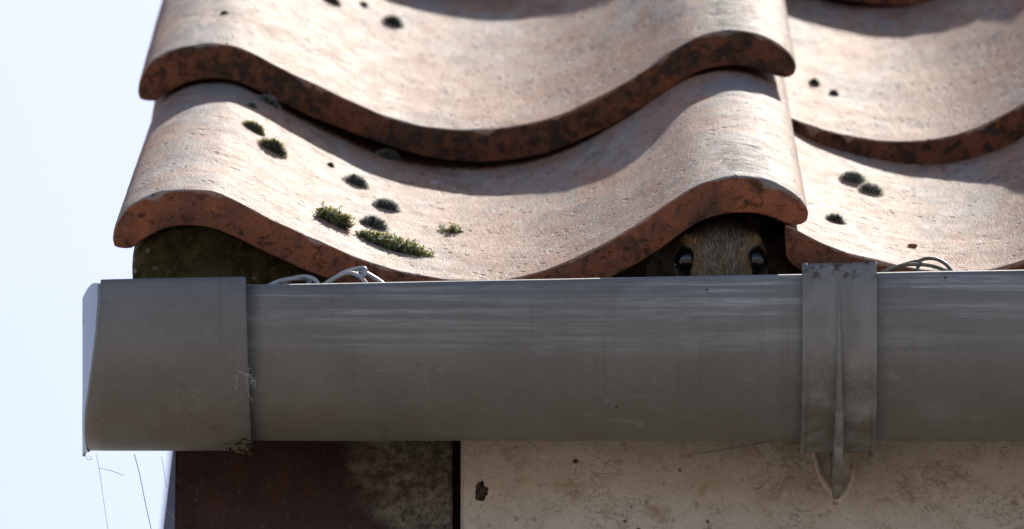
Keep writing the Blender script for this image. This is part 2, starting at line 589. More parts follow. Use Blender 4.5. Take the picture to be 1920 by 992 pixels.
NBt = prof([(1475, 470), (1484, 486), (1520, 510), (1560, 530), (1600, 545), (1640, 556), (1690, 566), (1745, 573), (1800, 574), (1850, 570), (1900, 560),
            (1960, 537), (2030, 500), (2090, 455), (2130, 418), (2170, 390), (2215, 378), (2256, 380), (2286, 388), (2311, 397), (2334, 402), (2348, 397)])
NXS = 170


NBt = [(x_, h_ - .0022) for x_, h_ in NBt]


def tile_mesh(top, bot, seed, age=0.0, length=.385, taper=0.0, crests=()):
    T = spline(top, NXS)
    Bm = spline(bot, NXS)
    ss = [0, .0002, .0005, .0010, .003, .006] + list(np.linspace(.010, length, 62))
    ins = [.0006, .00025, .0001, 0, 0, 0] + [0] * 62
    V, Fc, top_a, crest_a = [], [], [], []
    so = Vector((seed * 3.7, seed * 1.3, seed * 2.1))
    ns = len(ss)
    ctr = .5 * (T + Bm)

    def lipwob(x):
        return .0011 * noise.noise(Vector((x * 28, 0, 0)) + so) + .0006 * noise.noise(Vector((x * 160, 5, 0)) + so) + .0004 * noise.noise(Vector((x * 520, 5, 0)) + so)

    def chip(x):
        c = noise.noise(Vector((x * 55, 9, 0)) + so)
        d = noise.noise(Vector((x * 260, 3, 7)) + so)
        return 1 + sum(a_ * math.exp(-((x - c_) / w_) ** 2) for c_, w_, a_ in spots) + 2.4 * max(0, c - .15) * 1.6 + 2.2 * max(0, d)

    crng = random.Random(seed * 17)
    spots = [(crng.uniform(T[0][0], T[-1][0]), crng.uniform(.0008, .0028), crng.uniform(1.5, 4.5)) for _ in range(9)]

    def cr(x):
        return max([math.exp(-((x - c) / .021) ** 2) for c in crests] + [0])

    for j, s in enumerate(ss):
        fade = max(0, 1 - s / .03)
        tw = taper * min(1, s / .3)
        for side, C in ((1, T), (0, Bm)):
            for i in range(NXS):
                x, h = C[i]
                cx, ch = ctr[i]
                d = Vector((x - cx, h - ch))
                L = max(d.length, 1e-6)
                amt = min(ins[j] * (chip(x) if side else 1.0), L * .8)
                x2, h2 = x - d.x / L * amt, h - d.y / L * amt
                f = max(0.0, -(x2 + .06) / .09) if taper else 0
                x2 += tw * min(1, f)
                p = Vector((x2, s, h2))
                dn = .0007 * noise.noise(p * 28 + so) + .00028 * noise.noise(p * 110 + so)
                if side: dn += .00012 * noise.noise(p * 420 + so) - cr(x) * .0007 * max(0, noise.noise(Vector((x * 55, s * 260, 0)) + so))
                p.z += dn * (1 if side else .7)
                p.y += lipwob(x) * fade
                V.append(p)
                top_a.append(1.0 if side and j > 0 else 0.0 if not side else .3)
                crest_a.append(cr(x))
    W = 2 * NXS
    for j in range(ns - 1):
        for i in range(NXS - 1):
            a = j * W + i
            Fc.append((a, a + 1, a + 1 + W, a + W))
            b = j * W + NXS + i
            Fc.append((b + 1, b, b + W, b + 1 + W))
        a, b = j * W, j * W + NXS
        Fc.append((b, a, a + W, b + W))
        a, b = j * W + NXS - 1, j * W + 2 * NXS - 1
        Fc.append((a, b, b + W, a + W))
    # lip face, its own vertices so that the arris stays crisp
    KC = 7
    base = len(V)
    for q in range(KC):
        w = q / (KC - 1)
        for i in range(NXS):
            p = V[i].lerp(V[NXS + i], w)
            if 0 < q < KC - 1:
                p = p + Vector((0, -.0004 * math.sin(w * math.pi) + .0005 * noise.noise(p * 90 + so) + .00025 * noise.noise(p * 350 + so), 0))
            V.append(p)
            top_a.append(0.0)
            crest_a.append(0.0)
    for q in range(KC - 1):
        for i in range(NXS - 1):
            a = base + q * NXS + i
            Fc.append((a + NXS, a + NXS + 1, a + 1, a))
    # head end
    e = (ns - 1) * W
    for i in range(NXS - 1):
        Fc.append((e + i, e + i + 1, e + NXS + i + 1, e + NXS + i))
    me = mesh(V, Fc, 'roof_tile')
    me.attributes.new('top', 'FLOAT', 'POINT').data.foreach_set('value', top_a)
    me.attributes.new('age', 'FLOAT', 'POINT').data.foreach_set('value', [age] * len(V))
    me.attributes.new('crack', 'FLOAT', 'POINT').data.foreach_set('value', [math.exp(-((p.x - .0885) / .011) ** 2) * math.exp(-((p.y - .05) / .05) ** 2) for p in V])
    me.attributes.new('crest', 'FLOAT', 'POINT').data.foreach_set('value', crest_a)
    return me


roof = empty('tiled_roof', (0, 0, 0), 'sunlit roof of wavy weathered terracotta tiles', 'roof')
tile_objs = []
GAUGE = [0, .302, .652, .965, 1.270]
TILTS = [R(3.0), R(1.5), R(2.8), R(2.8), R(2.8)]
DN = .0135
COLW = (2235 - 1402) * .0002
crv = [(-.122), (.0882)]
bvh_list = []
tile_rng = random.Random(11)
TM = []


def add_tile(row, colm, me, du=0.0, dn=0.0, rz=0.0):
    org = B0 * GAUGE[row] + N0 * dn + A0 * (du + max(0, colm - 1) * COLW) - N0 * (.0035 * max(0, colm - 1) * 0)
    _, bt, nt = basis(PITCH - TILTS[row])
    m = Matrix((A0, bt, nt)).transposed().to_4x4()
    m = Matrix.Translation(org) @ m @ Matrix.Rotation(rz, 4, 'Z')
    o = link('roof_tile', me, None, roof, True, m)
    if not me.materials: me.materials.append(M_TILE)
    TM.append((o, me, m))
    return o


verge = [tile_mesh(VT, VB, s, 1.0 if s == 2 else 0.0, taper=.0075, crests=(-.122, .0882)) for s in (1, 2, 3)]
norm = [tile_mesh(NTp, NBt, s, 1.0 if s == 6 else 0.3, crests=(.255,)) for s in (5, 6, 7)]
# (du, dn) of each tile: no two lie quite alike
VO = [(0, 0), (0, .0006), (.001, .004), (-.001, .004), (0, .004)]
NO = [(0, 0), (-.011, -.0068), (-.004, 0), (-.006, 0), (-.005, 0)]
for r in range(5):
    add_tile(r, 0, verge[r % 3], *VO[r], rz=[0, .002, -.003, .002, 0][r])
    for cc in (1, 2, 3):
        add_tile(r, cc, norm[(r + cc - 1) % 3] if r or cc > 1 else norm[0], *NO[r])

# mortar bedding that fills the roll at the verge
mp_top = spline(prof([(246, 540), (247, 500), (256, 478), (285, 452), (320, 436), (352, 430), (400, 434), (440, 448), (500, 478), (560, 508), (620, 532)]), 46)
mp_bot = spline(prof([(250, 640), (330, 650), (420, 655), (520, 650), (600, 640)]), 46)
V, Fc = [], []
NQ = 26
stations = [0, .0015, .004, .008, .014, .03, .08, .16, .27]
for j, s in enumerate(stations):
    for q in range(NQ):
        w = q / (NQ - 1)
        for i in range(46):
            if 0 < q < NQ - 1 and j > 0: continue
            x, h = mp_top[i] * (1 - w) + mp_bot[i] * w
            sh = [.0030, .0012, .0004, 0, 0, 0, 0, 0, 0][j]
            edge = min(1, (1 - abs(2 * w - 1)) * 3) if j == 0 else 0
            nz = .0028 * fbm((x, h, 0), 75) + .0012 * fbm((x, h, 4), 300) if j == 0 else 0
            V.append(Vector((x, .021 + s - .0035 * edge * (j == 0) + nz - h * .10, h - (sh if q == 0 else 0) * (.4 + .6 * (noise.noise(Vector((x * 200, 0, 0))) + .5)))))
top_row = [list(range(46))]
bot_row = [list(range((NQ - 1) * 46, NQ * 46))]
for q in range(NQ - 1):
    for i in range(45):
        a = q * 46 + i
        Fc.append((a, a + 46, a + 47, a + 1))
o_ = NQ * 46
for j in range(1, len(stations)):
    top_row.append(list(range(o_, o_ + 46)))
    bot_row.append(list(range(o_ + 46, o_ + 92)))
    o_ += 92
for j in range(len(stations) - 1):
    for i in range(45):
        Fc.append((top_row[j][i], top_row[j][i + 1], top_row[j + 1][i + 1], top_row[j + 1][i]))
        Fc.append((bot_row[j][i + 1], bot_row[j][i], bot_row[j + 1][i], bot_row[j + 1][i + 1]))
# outer side face
left0 = [q * 46 for q in range(NQ)]
for j in range(len(stations) - 1):
    if j == 0:
        for q in range(NQ - 1):
            pass
        Fc.append(tuple(left0) + (bot_row[1][0], top_row[1][0]))
    else:
        Fc.append((top_row[j][0], bot_row[j][0], bot_row[j + 1][0], top_row[j + 1][0]))
mort_m = Matrix((A0, BT, NT)).transposed().to_4x4()
roof_m = Matrix((A0, B0, N0)).transposed().to_4x4()
mo = link('mortar_bedding', mesh(V, Fc), M_MORTAR, roof, True, mort_m)
tag(mo, 'dark mossy mortar filling the end roll')
link('tile_batten', box_mesh(-.13, 1.5, .27, .30, -.06, -.040), M_DARKWOOD, roof, False, roof_m)
link('sun_stop_board', box_mesh(-.135, 1.5, 1.66, 1.68, -.12, .07), M_DARKWOOD, roof, False, roof_m)  # unseen board, added to keep sun from leaking in under the tiles
link('verge_board', box_mesh(-.133, -.119, .31, 1.66, -.10, -.030), M_DARKWOOD, roof, False, roof_m)

# ------------------------------------------------------------------ gutter
GY = -.040
AY = .044


def vtop(u): return 540 - (u - 470) * .0194


def gutter_params(x):
    u = 960 + x / (.0002 * (DIST - .036) / DIST)
    p = P_y(u, vtop(u), GY)
    H = (828 - vtop(u)) * .0002 * (DIST - .02) / DIST
    b = math.sqrt(max(1e-9, (H - AY * math.sin(ELEV)) ** 2 - (AY * math.sin(ELEV)) ** 2)) / math.cos(ELEV)
    return p.z, b


def gx(u): return (u - 960) * .0002 * (DIST - .036) / DIST


def gsec(x, th, off):
    z0, b = gutter_params(x)
    return Vector((x, GY + AY - (AY + off) * math.cos(th), z0 - (b + off) * math.sin(th)))


gutter = empty('rain_gutter', (0, GY, 0), 'grey plastic half round rain gutter running under the tile edge', 'gutter')


def loft(rings, closed=True, caps=True):
    V, Fc = [], []
    n = len(rings[0])
    for r in rings: V += r
    for j in range(len(rings) - 1):
        for i in range(n if closed else n - 1):
            i2 = (i + 1) % n
            Fc.append((j * n + i, j * n + i2, (j + 1) * n + i2, (j + 1) * n + i))
    if caps:
        Fc.append(tuple(range(n))[::-1])
        Fc.append(tuple((len(rings) - 1) * n + i for i in range(n)))
    return V, Fc


def trough(xs, o_out, o_in, th0, th1, n=48, top_round=True):
    rings = []
    for x in xs:
        th = [th0 + (th1 - th0) * i / n for i in range(n + 1)]
        mid = .5 * (o_out + o_in)
        out = [gsec(x, t, o_out) for t in th]
        inn = [gsec(x, t, o_in) for t in reversed(th)]
        c0 = gsec(x, th[0], mid) + Vector((0, 0, .5 * (o_out - o_in)))
        c1 = gsec(x, th[-1], mid) + Vector((0, 0, .5 * (o_out - o_in)))
        rings.append(out + [c1] + inn + [c0])
    return loft(rings)


xs = list(np.linspace(gx(205), gx(2700), 60))
rw = [x for x in xs]
V, Fc = trough(xs, 0, -.0022, -.02, math.pi * .98)
V = [v + Vector((0, .00025 * noise.noise(Vector((v.x * 18, 0, 0))), .00025 * noise.noise(Vector((v.x * 14, 3, 0))))) for v in V]
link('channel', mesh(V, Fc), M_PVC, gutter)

# end cap, proud of the channel, with a chamfered end
th = [(-.075 + (math.pi + .11) * i / 60) for i in range(61)]
OFFC = .0030


def capring(uf, off, yin=0.0, sc=1.0, inner=False):
    out = []
    for t in th:
        fr = max(0, math.sin(min(max(t, 0), math.pi / 2)))
        u = uf(fr)
        x = gx(u)
        p = gsec(x, t, off)
        yc = GY + AY
        if yin:
            p.y = yc + (p.y - yc) * (AY + off - yin) / (AY + off)
            p.z = p.z - .0012 * (1 - fr)
        out.append(p)
    return out


front_u = lambda fr: 193 - 31 * fr ** 2.2
rings = [capring(lambda f: 459 + 7 * f, -.0004), capring(lambda f: 459 + 7 * f, OFFC - .0005), capring(lambda f: 457.5 + 7 * f, OFFC)]
for q in (440, 400, 350, 300, 250, 215):
    rings.append(capring(lambda f, q=q: q + (front_u(f) - 193) * max(0, (300 - q) / 107), OFFC + (.0002 if q < 400 else .0001)))
rings.append(capring(lambda f: front_u(f) + 1.2, OFFC + .0002))
rings.append(capring(lambda f: front_u(f) + .4, OFFC - .0001))
V, Fc = loft(rings, closed=False, caps=False)
n = len(th)
e = (len(rings) - 1) * n
Fc.append(tuple(e + i for i in range(n)))
cap_me = mesh(V, Fc)
co = link('end_cap', cap_me, M_CAP, gutter)
sol = co.modifiers.new('thick', 'SOLIDIFY')
sol.thickness = .0006
sol.offset = -1
# end plate: set slightly askew and rising towards the house, seen at a grazing angle
ep, ef = [], []
KQ, KP = 14, 44
for i in range(KP + 1):
    t = -.03 + R(116) * i / KP
    fr = max(0, math.sin(min(max(t, 0), math.pi / 2)))
    a = gsec(gx(front_u(fr)), t, OFFC - .0001)
    b = P_y(160.5, 560 + (856 - 560) * i / KP, .034)
    for q in range(KQ + 1):
        w = q / KQ
        p = a.lerp(b, w)
        if i == 0: pass
        rise = (1 - i / KP) ** 6
        p.z += .0024 * math.sin(math.pi * w ** .8) * rise
        p.x -= .0004 * math.sin(math.pi * w)
        ep.append(p)
for i in range(KP):
    for q in range(KQ):
        a = i * (KQ + 1) + q
        ef.append((a, a + 1, a + KQ + 2, a + KQ + 1))
epo = link('end_plate', mesh(ep, ef), M_PLATE, co)
es = epo.modifiers.new('thick', 'SOLIDIFY')
es.thickness = .0012
es.offset = 1
tab = P_y(161, 590, .030)
link('clip_tab', box_mesh(tab.x - .0012, tab.x + .0006, tab.y, tab.y + .004, tab.z - .0042, tab.z + .0035, bev=.0003), M_DARKWOOD, co).matrix_basis = Matrix.Translation(Vector((0, 0, 0)))

# support bracket clipped round the channel, with its rib and pointed foot
ub0, ub1 = gx(1503), gx(1643)
bw = ub1 - ub0
prof_x = [(0, .0026), (.0004, .0032), (.0013, .0032), (.0019, .0025), (.0035, .0024), (.5 * bw, .0025), (bw - .0035, .0024), (bw - .0019, .0025), (bw - .0013, .0032), (bw - .0004, .0032), (bw, .0026)]
thb = [(-.10 + (R(108) + .10) * i / 50) for i in range(51)]
rings = []
for dx, off in prof_x:
    x = ub0 + dx
    out, inn = [], []
    for t in thb:
        g = min(1, max(0, t / R(100)))
        out.append(gsec(x, t, off + .0022 * g))
        inn.append(gsec(x, t, .0003))
    rings.append(out + inn[::-1])
V, Fc = loft(rings)
strap = link('support_bracket', mesh(V, Fc), M_BRACKET, gutter)
# rib
xr = gx(1571)
fo, fi = [], []
for i in range(41):
    t = -.06 + (R(98) + .06) * i / 40
    g = max(0, t / R(98))
    fo.append(gsec(xr, t, .0030 + .0125 * g ** 1.8))
    fi.append(gsec(xr, t, .0012))
foot = P_y(1575, 936, FASCIA_Y - .003)
last = fo[-1]
for w in np.linspace(.08, 1, 14):
    p = last.lerp(Vector((xr, foot.y, foot.z)), w)
    p.z += -.0012 * math.sin(w * math.pi)
    fo.append(p)
    q = fi[40].lerp(Vector((xr, foot.y, foot.z + .020)), w)
    fi.append(q)
rings_l, Vv, Ff = [], [], []
m = len(fo)
for j in range(m):
    g = j / (m - 1)
    wd = .0004 + .0011 * min(1, g * 1.6)
    lean = .0007 * g
    fwd = (fo[j] - fi[j])
    ln = max(fwd.length, 1e-6)
    e1 = fo[j] - fwd / ln * min(.0008, ln * .5)
    Vv += [fi[j] + Vector((-wd * 1.5 + lean, 0, 0)), e1 + Vector((-wd + lean, 0, 0)), fo[j] + Vector((-wd * .55 + lean, 0, 0)), fo[j] + Vector((wd * .55 + lean, 0, 0)), e1 + Vector((wd + lean, 0, 0)), fi[j] + Vector((wd * 1.5 + lean, 0, 0))]
for j in range(m - 1):
    for i in range(5):
        a = j * 6 + i
        Ff.append((a, a + 1, a + 7, a + 6))
    Ff.append((j * 6 + 5, j * 6, j * 6 + 6, j * 6 + 11))
Ff.append((0, 1, 2, 3, 4, 5))
link('stiffening_rib', mesh(Vv, Ff), M_BRACKET, strap).matrix_basis = Matrix.Identity(4)
# pointed fixing plate against the board, painted over
pl = [(1518, 820), (1524, 860), (1534, 895), (1549, 920), (1566, 938), (1580, 941), (1592, 922), (1602, 890), (1606, 850), (1608, 820)]
po = spline([tuple(P_y(u, v, FASCIA_Y - .0021)) for u, v in pl], 40)
cen = Vector(tuple(P_y(1572, 865, FASCIA_Y)))
pv, pf = [], []
for j, (s, d) in enumerate(((1.0, 0), (.96, .0012), (.86, .0015), (.76, .0008), (.4, .0007))):
    for i, p in enumerate(po):
        p = Vector(p)
        q = cen + (p - cen) * s
        q.y = FASCIA_Y - .0021 - d * (1 if i < 24 else max(.15, 1 - (i - 24) / 8)) + .0002 * noise.noise(q * 300)
        pv.append(q)
for j in range(4):
    for i in range(39):
        pf.append((j * 40 + i, (j + 1) * 40 + i, (j + 1) * 40 + i + 1, j * 40 + i + 1))
pv.append(Vector((cen.x, FASCIA_Y - .0028, cen.z + .008)))
for i in range(39): pf.append((160 + i, 200, 161 + i))
link('fixing_plate', mesh(pv, pf), M_CREAM, strap).matrix_basis = Matrix.Identity(4)

for o in list(strap.children) + list(co.children):   # sub-parts share the frame of their part
    o.matrix_basis = Matrix.Identity(4)

# ------------------------------------------------------------------ placing helper: the surface of the tiles
bpy.context.view_layer.update()
trees = []
for o, me_, m_ in TM:
    bm = bmesh.new()
    bm.from_mesh(me_)
    bm.transform(m_)
    trees.append(BVHTree.FromBMesh(bm))
    bm.free()


def on_tile(u, v):
    d = (F + X * ((u - 960) / FPX) + U * ((496 - v) / FPX)).normalized()
    best = None
    for t in trees:
        loc, nor, idx, dist = t.ray_cast(CAM, d)
        if loc is not None and (best is None or dist < best[2]):
            best = (loc, nor, dist)
    return best


# ------------------------------------------------------------------ moss
M_MOSS = vcol('moss', .7, .25, .6)


def blade(V, Fc, C, p, d, L, w, c0, c1, rng):
    d = d.normalized()
    s = d.cross(Vector((rng.gauss(0, 1), rng.gauss(0, 1), rng.gauss(0, 1)))).normalized() * w
    b = len(V)
    V += [p - s * .7, p + s * .7, p + d * L * .55 + s, p + d * L * .55 - s, p + d * L]
    Fc += [(b, b + 1, b + 2, b + 3), (b + 3, b + 2, b + 4)]
    mid = tuple((a + q) / 2 for a, q in zip(c0, c1))
    C += [c0, c0, mid, mid, c1]


def moss(u, v, w_px, h_px, style, label, seed, ang=0.0):
    hit = on_tile(u, v)
    loc = hit[0]
    q_ = [on_tile(u + a, v + b) for a, b in ((-14, 0), (14, 0), (0, -5), (0, 5))]
    nor = (q_[1][0] - q_[0][0]).cross(q_[2][0] - q_[3][0]).normalized()
    if nor.dot(N0) < .3: nor = NT.copy()
    rng = random.Random(seed)
    sc = hit[2] / FPX
    ax = (A0 - nor * A0.dot(nor)).normalized()
    ay = nor.cross(ax)
    ca, sa = math.cos(ang), math.sin(ang)
    e1, e2 = ax * ca + ay * sa, ay * ca - ax * sa
    rx = w_px * sc * .5
    # what shows as height is dome height plus a thin strip of footprint
    ry = rx * (.75 if style != 'leafy_long' else .42)
    hz = max(h_px * sc * .78, .0012)
    V, Fc, C = [], [], []

    def surf(a, r):
        wob = 1 + .22 * noise.noise(Vector((math.cos(a) * 1.4, math.sin(a) * 1.4, seed)))
        return (e1 * math.cos(a) * rx + e2 * math.sin(a) * ry) * r * wob

    leafy = style.startswith('leafy')
    dome = hz * (.55 if leafy else .78)
    # dark cushion body
    NA, NR = 26, 7
    V.append(nor * dome)
    C.append((.03, .035, .018))
    for j in range(1, NR + 1):
        r = j / NR
        for i in range(NA):
            a = 2 * math.pi * i / NA
            hh = dome * max(0, 1 - r ** 2.6) * (1 + .35 * noise.noise(Vector((math.cos(a) * r * 3, math.sin(a) * r * 3, seed + 5)))) - (.0006 if j == NR else 0)
            if style == 'sparse': hh *= .3
            V.append(surf(a, r * .95) + nor * hh)
            C.append((.07, .07, .045) if style != 'pale' else (.16, .16, .12))
    for i in range(NA):
        i2 = (i + 1) % NA
        Fc.append((0, 1 + i, 1 + i2))
        for j in range(NR - 1):
            Fc.append((1 + j * NA + i, 1 + (j + 1) * NA + i, 1 + (j + 1) * NA + i2, 1 + j * NA + i2))
    area = rx * ry
    if leafy or style == 'sparse':
        nsh = int(min(420, max(16, area / (.00045 ** 2) * (.95 if leafy else .26))))
        for _ in range(nsh):
            a, r = rng.random() * 6.283, math.sqrt(rng.random())
            p0 = surf(a, r * 1.05)
            hb = dome * max(0, 1 - r ** 2.6) * (1 if leafy else .3)
            out = p0.normalized() if p0.length > 1e-6 else nor
            d = (nor + out * (.9 * r) + Vector((rng.gauss(0, .3), rng.gauss(0, .3), rng.gauss(0, .3)))).normalized()
            Ls = hz * rng.uniform(.15, .5) * (1 if leafy else 1.5) * (1.6 if rng.random() > .85 else 1)
            yel = rng.random()
            tip = (.78, .70, .20) if yel > .68 else (.55, .38, .08) if yel > .56 else (.82, .84, .70) if yel > .24 else (.36, .45, .18)
            nl = 13
            for q in range(nl):
                w = q / nl
                pp = p0 + nor * (hb * .75) + d * Ls * w
                ld = d * .7 + Vector((rng.gauss(0, 1), rng.gauss(0, 1), rng.gauss(0, 1))).normalized() * .9
                g = .35 + .65 * w
                c1 = tuple(.07 * (1 - g) + t * g for t in tip)
                blade(V, Fc, C, pp, ld, .0008 + .0006 * rng.random(), .00024, (.16, .18, .07), c1, rng)
    else:
        nn = int(min(4200, max(220, area / (.00018 ** 2) * .95)))
        for _ in range(nn):
            a, r = rng.random() * 6.283, math.sqrt(rng.random())
            p0 = surf(a, r * 1.03)
            hb = dome * max(0, 1 - r ** 2.6)
            out = p0.normalized() if p0.length > 1e-6 else nor
            d = (nor * (1 - .55 * r) + out * (.2 + .9 * r * r) + Vector((rng.gauss(0, .28), rng.gauss(0, .28), rng.gauss(0, .28)))).normalized()
            L = hz * rng.uniform(.2, .45)
            g = rng.random()
            if style == 'pale': c1 = (.95, .95, .86) if g > .25 else (.6, .62, .46)
            elif style == 'olive': c1 = (.52, .46, .15) if g > .5 else (.22, .25, .12)
            elif style == 'dark': c1 = (.26, .27, .24) if g > .6 else (.12, .13, .10)
            else: c1 = (.85, .87, .85) if g > .5 else (.36, .41, .28)
            blade(V, Fc, C, p0 + nor * (hb * .92 - .0002), d, L * 1.15, .00012, (.16, .17, .12), c1, rng)
    me = mesh(V, Fc, 'moss')
    ca_ = me.color_attributes.new('col', 'FLOAT_COLOR', 'POINT')
    ca_.data.foreach_set('color', np.array([(*c, 1) for c in C], 'f').ravel())
    o = link('moss_clump', me, M_MOSS, None, True, Matrix.Translation(loc))
    return tag(o, label, 'moss', 'moss clumps on the roof tiles')


MOSS = [
    (625, 418, 66, 40, 'leafy', 'bushy green and yellow moss clump left of the long moss strip', 0),
    (738, 466, 140, 34, 'leafy_long', 'long green and yellow moss strip, largest on the lowest tile', -.42),
    (700, 424, 54, 26, 'grey', 'rounded grey green moss cushion just above the long moss strip', 0),
    (724, 390, 50, 24, 'grey', 'grey green moss cushion second above the long moss strip', 0),
    (667, 345, 44, 24, 'grey', 'grey moss cushion alone in mid slope, above the bushy clump', 0),
    (850, 434, 46, 24, 'sparse', 'sparse yellowish moss tuft with ragged shadow, right of the moss strip', 0),
    (511, 282, 54, 28, 'olive', 'olive brown moss cushion, lower of the sunlit pair on the left roll', -.3),
    (475, 243, 46, 20, 'olive', 'dark olive moss cushion, upper of the sunlit pair on the left roll', -.2),
    (728, 297, 40, 24, 'grey', 'grey moss cushion in the shadow of the upper tile, near the trough', 0),
    (503, 194, 40, 20, 'grey', 'grey moss cushion in shadow on the left roll, right of a smaller one', 0),
    (472, 200, 22, 13, 'grey', 'tiny grey moss cushion in shadow on the left roll', 0),
    (657, 256, 30, 14, 'grey', 'flat grey moss cushion tucked under the upper tile lip', 0),
    (620, 311, 12, 9, 'dark', 'tiny dark moss speck above the bushy moss clump', 0),
    (735, 46, 36, 24, 'dark', 'dark round moss cushion alone on the upper left tile', 0),
    (682, 10, 16, 10, 'dark', 'small dark moss speck near top edge of the photo', 0),
    (421, 26, 13, 9, 'dark', 'tiny dark moss dot on the roll of the upper left tile', 0),
    (620, 2, 44, 14, 'dark', 'dark moss cushion cut by the top edge of the photo', 0),
    (1526, 158, 18, 15, 'dark', 'small dark moss dot on upper right tile beside the roll', 0),
    (1563, 177, 15, 13, 'dark', 'small dark moss dot on upper right tile, right of its twin', 0),
    (1600, 340, 50, 26, 'pale', 'pale bristly moss cushion at shadow edge on lower right tile', 0),
    (1632, 360, 44, 24, 'pale', 'pale moss cushion with dark underside, right of the bristly one', 0),
    (1566, 415, 36, 20, 'grey', 'dark grey moss cushion on lower right tile beside the roll end', 0),
]
for i, (u, v, w, h, st, lab, ang) in enumerate(MOSS):
    moss(u, v, w, h, st, lab, 20 + i, ang)

# loose crumb of tile
hit = on_tile(1712, 463)
bm = bmesh.new()
bmesh.ops.create_icosphere(bm, subdivisions=2, radius=1)
for vv in bm.verts:
    vv.co = Vector((vv.co.x * .0020, vv.co.y * .0016, vv.co.z * .0007)) * (1 + .4 * noise.noise(vv.co * 1.7))
me = bpy.data.meshes.new('crumb'); bm.to_mesh(me); bm.free()
tag(link('tile_crumb', me, plain('raw_clay', (.42, .17, .09), .8), None, False, Matrix.Translation(hit[0] + NT * .0004)), 'small flat reddish crumb lying on the lower right tile', 'debris')

# ------------------------------------------------------------------ wires lying in the gutter
M_WIRE = plain('galvanised_wire', (.42, .42, .42), .4, .6, .2, 500)
M_WIRE2 = plain('tarnished_wire', (.17, .15, .11), .5, .5, .3, 500)


def wire(paths, rad, mat, label, name='wire_offcut'):
    out = []
    for p in paths:
        pts = spline([tuple(P_y(u, v, y)) for u, v, y in p], 60)
        out.append(pts)
    me = tube(out, rad, name, 8)
    return tag(link(name, me, mat), label, 'wire', 'wire ends in the gutter')


wire([[(470, 560, -.024), (505, 536, -.024), (530, 526, -.022), (562, 522, -.019), (580, 526, -.018), (576, 535, -.02), (560, 545, -.022)],
      [(525, 545, -.016), (545, 525, -.018), (570, 519, -.02), (590, 525, -.022), (600, 540, -.022)]],
     .0009, M_WIRE, 'low pale grey wire loops in the gutter nearest the end cap')
wire([[(590, 550, -.020), (606, 535, -.022), (632, 519, -.022), (655, 512, -.022), (675, 520, -.022), (692, 540, -.022), (700, 560, -.02)],
      [(600, 550, -.015), (618, 530, -.015), (645, 511, -.016), (676, 503, -.018), (685, 506, -.02), (682, 516, -.021), (671, 517, -.019), (668, 511, -.016), (680, 510, -.015), (700, 520, -.015), (722, 536, -.016), (730, 550, -.016)]],
     .00085, M_WIRE, 'taller tangled pale grey wire loop in the gutter under the trough')
wire([[(1640, 530, -.018), (1652, 514, -.018), (1675, 503, -.016), (1705, 493, -.014), (1722, 490, -.014), (1726, 495, -.016), (1720, 503, -.017), (1722, 515, -.018), (1722, 530, -.018)],
      [(1722, 490, -.014), (1736, 485, -.014), (1756, 486, -.014), (1774, 496, -.015), (1787, 514, -.016), (1795, 535, -.016)],
      [(1655, 530, -.012), (1665, 510, -.013), (1690, 498, -.015), (1722, 496, -.017), (1752, 500, -.018), (1780, 512, -.018), (1800, 530, -.018)]],
     .0007, M_WIRE2, 'thin dark wire hoop in the gutter right of the bracket')

# ------------------------------------------------------------------ squirrel
sq_x = (1353 - 960) * .0002
H = P(1353, 470, DIST - .002)


def hl(x, u, f):
    return H + X * (x * MM) + U * (u * MM) + F * (f * MM)


squirrel = empty('squirrel', hl(0, -20, 60), 'brown squirrel peeping over the gutter from under the tile roll', 'squirrel')
frame = Matrix((X, U, F)).transposed().to_4x4()
bm = bmesh.new()


def ell(c, r, rot=0.0):
    m = Matrix.Translation(Vector(c) * MM) @ Matrix.Rotation(rot, 4, 'X') @ Matrix.Diagonal((r[0] * MM, r[1] * MM, r[2] * MM, 1))
    bmesh.ops.create_icosphere(bm, subdivisions=4, radius=1, matrix=m)


ell((0, -5, 20), (16.5, 17.5, 19))          # skull
ell((0, -9, 9), (11.5, 17, 12))             # forehead running down to the muzzle
ell((0, -24, 2), (7.5, 9, 12), .5)          # muzzle
ell((0, -29, -5), (3.2, 3, 4))              # nose
for s in (-1, 1):
    ell((s * 8.5, -19, 9), (7.5, 8.5, 10))  # cheeks
    ell((s * 11.0, 2.0, 10.5), (3.4, 3.6, 5.0))
    ell((s * 11.5, 9, 34), (3.5, 5.5, 3.5))  # ears folded back into the gap
ell((0, -4, 40), (16, 15.5, 22))            # neck
ell((0, -1, 75), (22, 19, 34))              # chest
ell((0, 6, 120), (24, 20, 36))              # hips
for s in (-1, 1):
    ell((s * 15, -17, 62), (5, 6, 16))      # forelegs drawn in
    ell((s * 20, -10, 122), (7, 10, 18))    # thighs
    ell((s * 20, -17, 112), (4, 4, 16))     # hind feet
for i in range(9):
    ell((0, 10 + i * 2.4, 155 + i * 11), (9 + 3 * math.sin(i * .35), 8, 11))  # tail laid along the slope
tmp = bpy.data.meshes.new('tmp')
bm.to_mesh(tmp)
bm.free()
to = bpy.data.objects.new('tmp', tmp)
COL.objects.link(to)
rm = to.modifiers.new('r', 'REMESH')
rm.mode = 'VOXEL'
rm.voxel_size = .0011
sm = to.modifiers.new('s', 'SMOOTH')
sm.iterations = 8
sm.factor = .6
dg = bpy.context.evaluated_depsgraph_get()
body_me = bpy.data.meshes.new_from_object(to.evaluated_get(dg))
bpy.data.objects.remove(to)
wm = Matrix.Translation(H) @ frame
k = Mat('squirrel_skin', .85, .2)
k.color(k.mix(k.ramp(k.noise(k.obj, 900, 3), .3, .7), (.22, .18, .14), (.32, .26, .2)))
body = link('body', body_me, k.m, squirrel, True, wm)

